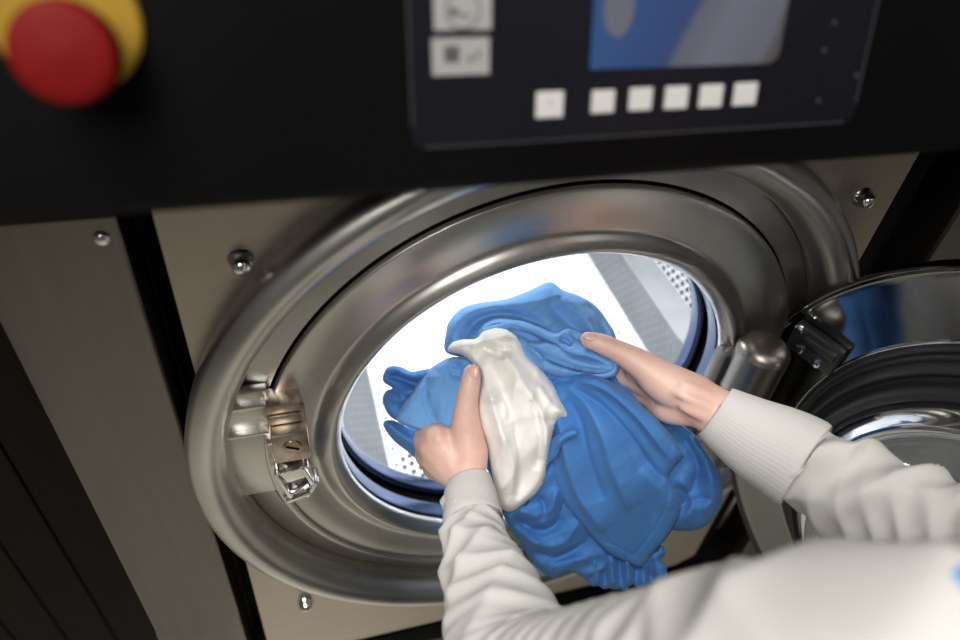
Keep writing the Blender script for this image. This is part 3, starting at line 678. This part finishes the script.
# left hand: back of the hand towards us, thumb up along the white cloth, fingers curled under the blue
wl = a3(468, 480, .598)
capsules(bm, [(elL, .029), (a3(490, 592, .505), .028), (a3(476, 530, .56), .0200), (wrL, .0160), (wl, .0155)])
for mc, r, pts in (
    ((438, 438, .602), .0125, [((431, 431, .622), .0105), ((438, 420, .640), .0098), ((452, 412, .652), .0085)]),
    ((433, 448, .606), .0125, [((425, 441, .626), .0108), ((430, 428, .648), .0098), ((446, 420, .664), .0085)]),
    ((434, 459, .611), .0120, [((426, 455, .632), .0102), ((430, 442, .655), .0094), ((446, 434, .672), .0082)]),
    ((440, 469, .615), .0112, [((432, 468, .636), .0092), ((437, 456, .656), .0084), ((450, 448, .670), .0074)])):
    capsules(bm, [(wl, .0135), (a3((wl_ := 462) * .45 + mc[0] * .55, 478 * .45 + mc[1] * .55, .5965 * .45 + mc[2] * .55 + .001), r * 1.08), (a3(*mc), r)])
    capsules(bm, [(a3(*mc), r * .97)] + [(a3(*q), rr) for q, rr in pts])
capsules(bm, [(a3(467, 478, .597), .0155), (a3(470, 452, .598), .0155), (a3(466, 425, .595), .0130), (a3(467, 402, .588), .0098), (a3(470, 386, .584), .0090), (a3(472, 373, .584), .0078)])   # thumb with its metacarpal
capsules(bm, [(a3(452, 440, .604), .010), (a3(462, 432, .600), .009)])     # web
ell(bm, a3(456, 455, .606), (.017, .017, .012))
for mc_ in ((439, 438, .5925), (433, 448, .597), (435, 459, .6015)):
    ell(bm, a3(*mc_), (.0062, .0062, .0055))
    capsules(bm, [(a3(mc_[0] + 3, mc_[1] + 1, mc_[2]), .0036), (a3(mc_[0] * .45 + 462 * .55, mc_[1] * .45 + 474 * .55, .5885), .0030)])
# right hand: thumb on top of the bundle, palm in shade, fingers below the cloth
wr_ = a3(693, 399, .604)
capsules(bm, [(elR, .027), (a3(852, 492, .55), .026), (a3(758, 439, .585), .0245), (wrR, .0205), (wr_, .0205)])
capsules(bm, [(a3(696, 397, .602), .019), (a3(664, 382, .604), .0180), (a3(640, 364, .604), .0130), (a3(615, 350, .604), .0098), (a3(600, 343.5, .604), .0090), (a3(588, 340, .605), .0074)])
for mc, r, pts in (
    ((636, 378, .632), .0125, [((612, 372, .645), .0105), ((590, 372, .655), .0092), ((572, 376, .66), .008)]),
    ((640, 390, .642), .0125, [((614, 388, .658), .0105), ((590, 390, .668), .0092), ((570, 394, .672), .008)]),
    ((648, 402, .650), .0120, [((622, 404, .668), .0102), ((600, 406, .676), .009), ((584, 410, .68), .008)]),
    ((658, 410, .652), .0115, [((636, 416, .668), .0095), ((616, 420, .676), .0085), ((602, 424, .68), .0075)])):
    capsules(bm, [(a3(690, 402, .608), .016), (a3(690 * .5 + mc[0] * .5, 402 * .5 + mc[1] * .5, .608 * .5 + mc[2] * .5), r * 1.12), (a3(*mc), r)])
    capsules(bm, [(a3(*mc), r * .97)] + [(a3(*q), rr) for q, rr in pts])
capsules(bm, [(a3(690, 410, .606), .014), (a3(672, 407, .614), .0155), (a3(660, 404, .628), .0135)])        # heel of the palm
capsules(bm, [(a3(652, 380, .615), .012), (a3(636, 370, .622), .0105)])
# wrist tendons
capsules(bm, [(a3(716, 410, .5835), .0045), (a3(700, 403, .5815), .0045), (a3(684, 396, .5825), .0040), (a3(672, 390, .587), .003)])
capsules(bm, [(a3(714, 421, .586), .0045), (a3(698, 414, .5835), .0045), (a3(682, 407, .586), .0035)])
capsules(bm, [(a3(716, 400, .5855), .004), (a3(700, 391, .584), .0035), (a3(684, 384, .584), .003)])
# arms, trunk, neck, head
capsules(bm, [(elL, .030), (tuple(shL * .5 + np.array(elL) * .5), .040), (tuple(shL), .048)])
capsules(bm, [(elR, .028), (tuple(shR * .5 + np.array(elR) * .5), .040), (tuple(shR), .048)])
TR = Euler((0, 0, -.36)).to_matrix()
def trunk(bm, g=0):
    K = crom_n(np.array([(.30, -.455, .0, .165, .070), (.22, -.49, .0, .165, .092), (.10, -.55, .0, .150, .092), (-.02, -.60, .0, .132, .082), (-.14, -.63, .0, .140, .088), (-.26, -.64, .0, .155, .098)]), .016)
    for z, y, _z, w, d in K: ell(bm, (.135, y, z), (w + g, d + g, .045 + g), TR)
trunk(bm)
capsules(bm, [(tuple(NK + np.array([0, -.02, -.06])), .062), (tuple(NK), .052), (tuple(HD + np.array([0, -.02, -.05])), .052)])
ell(bm, HD + [0, -.005, .02], (.074, .095, .095), Euler((-.6, 0, 0)).to_matrix())
ell(bm, HD + [0, .045, -.045], (.055, .062, .065), Euler((-.6, 0, 0)).to_matrix())
capsules(bm, [(tuple(HD + np.array([0, .098, .005])), .009), (tuple(HD + np.array([0, .122, -.030])), .013)])           # nose
for s in (-1, 1):
    ell(bm, HD + [s * .076, -.005, -.005], (.008, .018, .03))
    ell(bm, HD + [s * .030, .078, .006], (.015, .013, .011))
capsules(bm, [(tuple(HD + np.array([-.022, .098, -.066])), .007), (tuple(HD + np.array([.022, .098, -.066])), .007)])       # lips
for s in (-1, 1):                                                                                                        # legs
    capsules(bm, [((.135 + s * .08, -.64, -.26), .085), ((.135 + s * .085, -.62, -.62), .055), ((.135 + s * .085, -.64, -.98), .038)])
    capsules(bm, [((.135 + s * .085, -.66, -.985), .034), ((.135 + s * .095, -.52, -.998), .028)])
me = bpy.data.meshes.new('raw'); bm.to_mesh(me); bm.free(); raw = bpy.data.objects.new('raw', me); COL.objects.link(raw)
def remesh(raw, vox, it, fac=.5):
    m = raw.modifiers.new('r', 'REMESH'); m.mode = 'VOXEL'; m.voxel_size = vox
    s = raw.modifiers.new('s', 'SMOOTH'); s.iterations = it; s.factor = fac
    dg = bpy.context.evaluated_depsgraph_get(); out = bpy.data.meshes.new_from_object(raw.evaluated_get(dg)); old = raw.data
    bpy.data.objects.remove(raw); bpy.data.meshes.remove(old); return out
bm_me = remesh(raw, .0024, 6); print('body faces', len(bm_me.polygons))
bm_me.name = 'person'; bm_me.materials.clear()
person = link('person', bm_me, 'skin')
tag(person, 'person in white long-sleeved shirt leaning in from the right, both hands holding the laundry bundle', 'person')
def patch(name, layers, m, parent=person, ms=None):
    V, Fc = [], []
    for v, f in layers:
        k = len(V); V += v; Fc += [tuple(i + k for i in q) for q in f]
    me = bpy.data.meshes.new(name); me.from_pydata(V, [], Fc); me.update()
    b = bmesh.new(); b.from_mesh(me); bmesh.ops.recalc_face_normals(b, faces=b.faces); b.to_mesh(me); b.free()
    return link(name, me, m, parent)
# thumb nails
def nail(px, py, d, ang, w, l, tilt):
    c = Vector(at(px, py, d)); rt = Vector(RM[:, 0]); up = Vector(RM[:, 1]); fw = -Vector(RM[:, 2])
    ax = (rt * math.cos(ang) + up * math.sin(ang)).normalized(); sd = ax.cross(-fw).normalized(); nn_ = -fw
    nn_ = (nn_ * math.cos(tilt) + sd * math.sin(tilt)).normalized(); sd = ax.cross(nn_).normalized(); b = bmesh.new()
    bmesh.ops.create_icosphere(b, subdivisions=3, radius=1, matrix=Matrix.Translation(c) @ Matrix((ax, sd, nn_)).transposed().to_4x4() @ Matrix.Diagonal((l, w, .0022, 1)))
    return bmobj('thumbnail', b, 'nail', person, smooth=True)
nail(473, 372.5, .5775, math.radians(84), .0052, .0066, -.35)
nail(590, 336.5, .5985, math.radians(172), .0045, .0062, .6)

# sleeves
def sleeve(name, path, wr, nseg=72, step=.0022):
    return tube(path, nseg=nseg, step=step, wr=wr)
cL0, cL1 = a3(467, 481, .594), a3(474, 540, .552)
SL_ = tube([(a3(469, 484, .593), .0196), (a3(470, 492, .588), .0212), (a3(472, 508, .577), .0225), (a3(475, 530, .560), .0250), (a3(481, 560, .533), .0295), (a3(491, 592, .503), .0355), (a3(504, 635, .465), .042), (elL, .046), (tuple(.8 * np.array(elL) + .2 * shL + np.array([.0, -.005, .0])), .050), (tuple(.45 * np.array(elL) + .55 * shL), .054), (tuple(shL), .064), (tuple(shL + np.array([.05, -.03, .01])), .07)], nseg=96, step=.0022,
    wr=[(.0045, 34, 1, .4), (.003, 55, 2, 2.1), (.005, 20, -3, 4.)])
SR_ = tube([(a3(796, 458, .573), .0350), (a3(806, 465, .570), .0375), (a3(822, 474, .563), .0395), (a3(852, 491, .55), .0405), (a3(918, 513, .52), .0365), (a3(970, 533, .50), .038), (elR, .043), (tuple(.7 * np.array(elR) + .3 * shR), .048), (tuple(.35 * np.array(elR) + .65 * shR), .055), (tuple(shR), .064), (tuple(shR + np.array([-.05, .01, .01])), .07)], nseg=96, step=.0022,
    wr=[(.011, 26, 1, 1.4), (.007, 43, -2, 3.1), (.004, 21, 3, .5)])
b = bmesh.new(); trunk(b, .014)
capsules(b, [(tuple(shL), .060), (tuple((shL + shR) / 2 + np.array([0, 0, .005])), .085), (tuple(shR), .060)])
me = bpy.data.meshes.new('raw'); b.to_mesh(me); b.free(); raw = bpy.data.objects.new('raw', me); COL.objects.link(raw)
tm = remesh(raw, .006, 8); tV = [tuple(v.co) for v in tm.vertices]; tF = [tuple(p.vertices) for p in tm.polygons]; bpy.data.meshes.remove(tm)
patch('shirt', [SL_, SR_, (tV, tF)], 'shirt')
def cuff(path, name='shirt_cuff'):
    V, Fc = tube(path, nseg=72, step=.0025); k = len(V); n = k // 72
    # inner wall so that the edge has thickness
    P = np.array(V).reshape(n, 72, 3); c = P.mean(1, keepdims=True); I = c + (P - c) * (1 - .0018 / np.linalg.norm(P - c, axis=2, keepdims=True).mean())
    V = V + [tuple(v) for v in I.reshape(-1, 3)]; Fi = [tuple(i + k for i in f[::-1]) for f in Fc]
    Fe = [(j, (j + 1) % 72, k + (j + 1) % 72, k + j) for j in range(72)]
    o = patch(name, [(V, Fc + Fi + Fe)], 'knit')
    uv = o.data.uv_layers.new(name='UVMap')
    for p in o.data.polygons:
        js = [o.data.loops[l].vertex_index % k % 72 for l in p.loop_indices]
        wrap = max(js) - min(js) > 36
        for l in p.loop_indices:
            vi = o.data.loops[l].vertex_index % k; j = vi % 72; j = j + 72 if wrap and j < 36 else j
            uv.data[l].uv = (j / 72 * 2, (vi // 72) / n)
    return o
cuff([(a3(468, 481, .595), .0188), (a3(469, 485, .5925), .0198), (a3(470, 494, .587), .0218), (a3(472, 508, .577), .0232), (a3(473, 520, .568), .0245), (a3(474, 525, .564), .0240)])
cuff([(a3(715, 412, .601), .0240), (a3(718, 414, .600), .0255), (a3(735, 425, .594), .0292), (a3(758, 439, .586), .0338), (a3(785, 453, .577), .0372), (a3(802, 463, .571), .0385), (a3(807, 466, .569), .0370)])
# trousers, shoes, apron strap, hair
b = bmesh.new()
for s in (-1, 1): capsules(b, [((.135 + s * .08, -.64, -.24), .10), ((.135 + s * .085, -.62, -.62), .075), ((.135 + s * .085, -.64, -.93), .062)])
me = bpy.data.meshes.new('trousers'); b.to_mesh(me); b.free(); link('trousers', me, 'trouser', person)
b = bmesh.new()
for s in (-1, 1): capsules(b, [((.135 + s * .085, -.67, -.975), .044), ((.135 + s * .095, -.51, -.990), .036)])
for v in b.verts: v.co.z = max(v.co.z, -1.02)
me = bpy.data.meshes.new('shoes'); b.to_mesh(me); b.free(); link('shoes', me, 'rubber', person)
b = bmesh.new(); ell(b, HD + [0, -.018, .034], (.083, .100, .098), Euler((-.6, 0, 0)).to_matrix())
bmesh.ops.bisect_plane(b, geom=b.verts[:] + b.edges[:] + b.faces[:], plane_co=Vector(HD + [0, .052, .02]), plane_no=Vector((0, .9, -.35)), clear_outer=True)
bmesh.ops.bisect_plane(b, geom=b.verts[:] + b.edges[:] + b.faces[:], plane_co=Vector(HD + [0, 0, -.045]), plane_no=Vector((0, .2, -1)), clear_outer=True)
bmobj('hair', b, 'hair', person, smooth=True)
st = tube([(a3(990, 700, .22), .010), (a3(975, 625, .222), .010), (a3(965, 588, .232), .010), (a3(975, 570, .27), .010)], nseg=24, step=.004, cap=True)
patch('apron_strap', [st], 'apron')

# ------------------------------------------------------------------ setting
def plane(name, x0, x1, y0, y1, z, m, t=.04):
    b = bmesh.new(); box(b, ((x0 + x1) / 2, (y0 + y1) / 2, z - t / 2), (x1 - x0, y1 - y0, t)); return struct(bmobj(name, b, m))
plane('floor', -4, 4, -4, 1.6, -1.02, 'floor')
plane('trim_1', -.34, 1.4, -.20, .7, -.499, 'floor', t=.521)
b = bmesh.new(); box(b, (0, 1.62, .4), (8, .04, 2.9)); struct(bmobj('wall_back', b, 'wall'))
# neighbouring dark casing and brown boards in the gap on the left
b = bmesh.new(); box(b, (-.60, .36, -.26), (.24, .02, 1.50), bev=.002)
b.free(); b = bmesh.new()
for i in range(8): box(b, (-.86 + i * .072, .30, -.35), (.069, .02, 1.30), bev=.002)
box(b, (-.62, .32, -.1), (.60, .01, 1.8), mi=1)
struct(bmobj('wall_left', b, None, ms=['brown', 'dark']))
b = bmesh.new(); box(b, (.62, .16, -.1), (.5, .01, .78)); bmobj('side_filler', b, 'dark', MC)

# ------------------------------------------------------------------ light
def area(name, loc, tgt, size, power, col=(1, 1, 1), sy=None):
    l = bpy.data.lights.new(name, 'AREA'); l.energy = power; l.size = size; l.color = col
    if sy: l.shape = 'RECTANGLE'; l.size_y = sy
    o = bpy.data.objects.new(name, l); COL.objects.link(o); o.location = loc
    o.rotation_euler = (Vector(tgt) - Vector(loc)).to_track_quat('-Z', 'Y').to_euler(); return o
area('ceiling_and_fill_lamp', (-.70, -1.15, 1.35), (0, -.05, 0), .6, 17, (1, .97, .93))  # fill light added on the camera side to brighten hands and upper cloth
area('ceiling_and_fill_lamp', (-.55, -.60, 1.65), (0, -.1, 0), .6, 23, (1, .97, .93))
area('ceiling_and_fill_lamp', (1.1, -1.2, 1.9), (.1, -.1, 0), 1.0, 9, (1, .96, .9))
area('drum_lamp', (.0, .36, .23), (.03, .30, -.3), .16, 4.0, (.95, .98, 1))
w = bpy.data.worlds.new('world'); S.world = w; w.use_nodes = True
w.node_tree.nodes['Background'].inputs[0].default_value = (.52, .50, .47, 1); w.node_tree.nodes['Background'].inputs[1].default_value = .15
S.view_settings.view_transform = 'Standard'; S.view_settings.look = 'None'; S.view_settings.gamma = 1; S.view_settings.exposure = 0
S.view_settings.use_curve_mapping = False
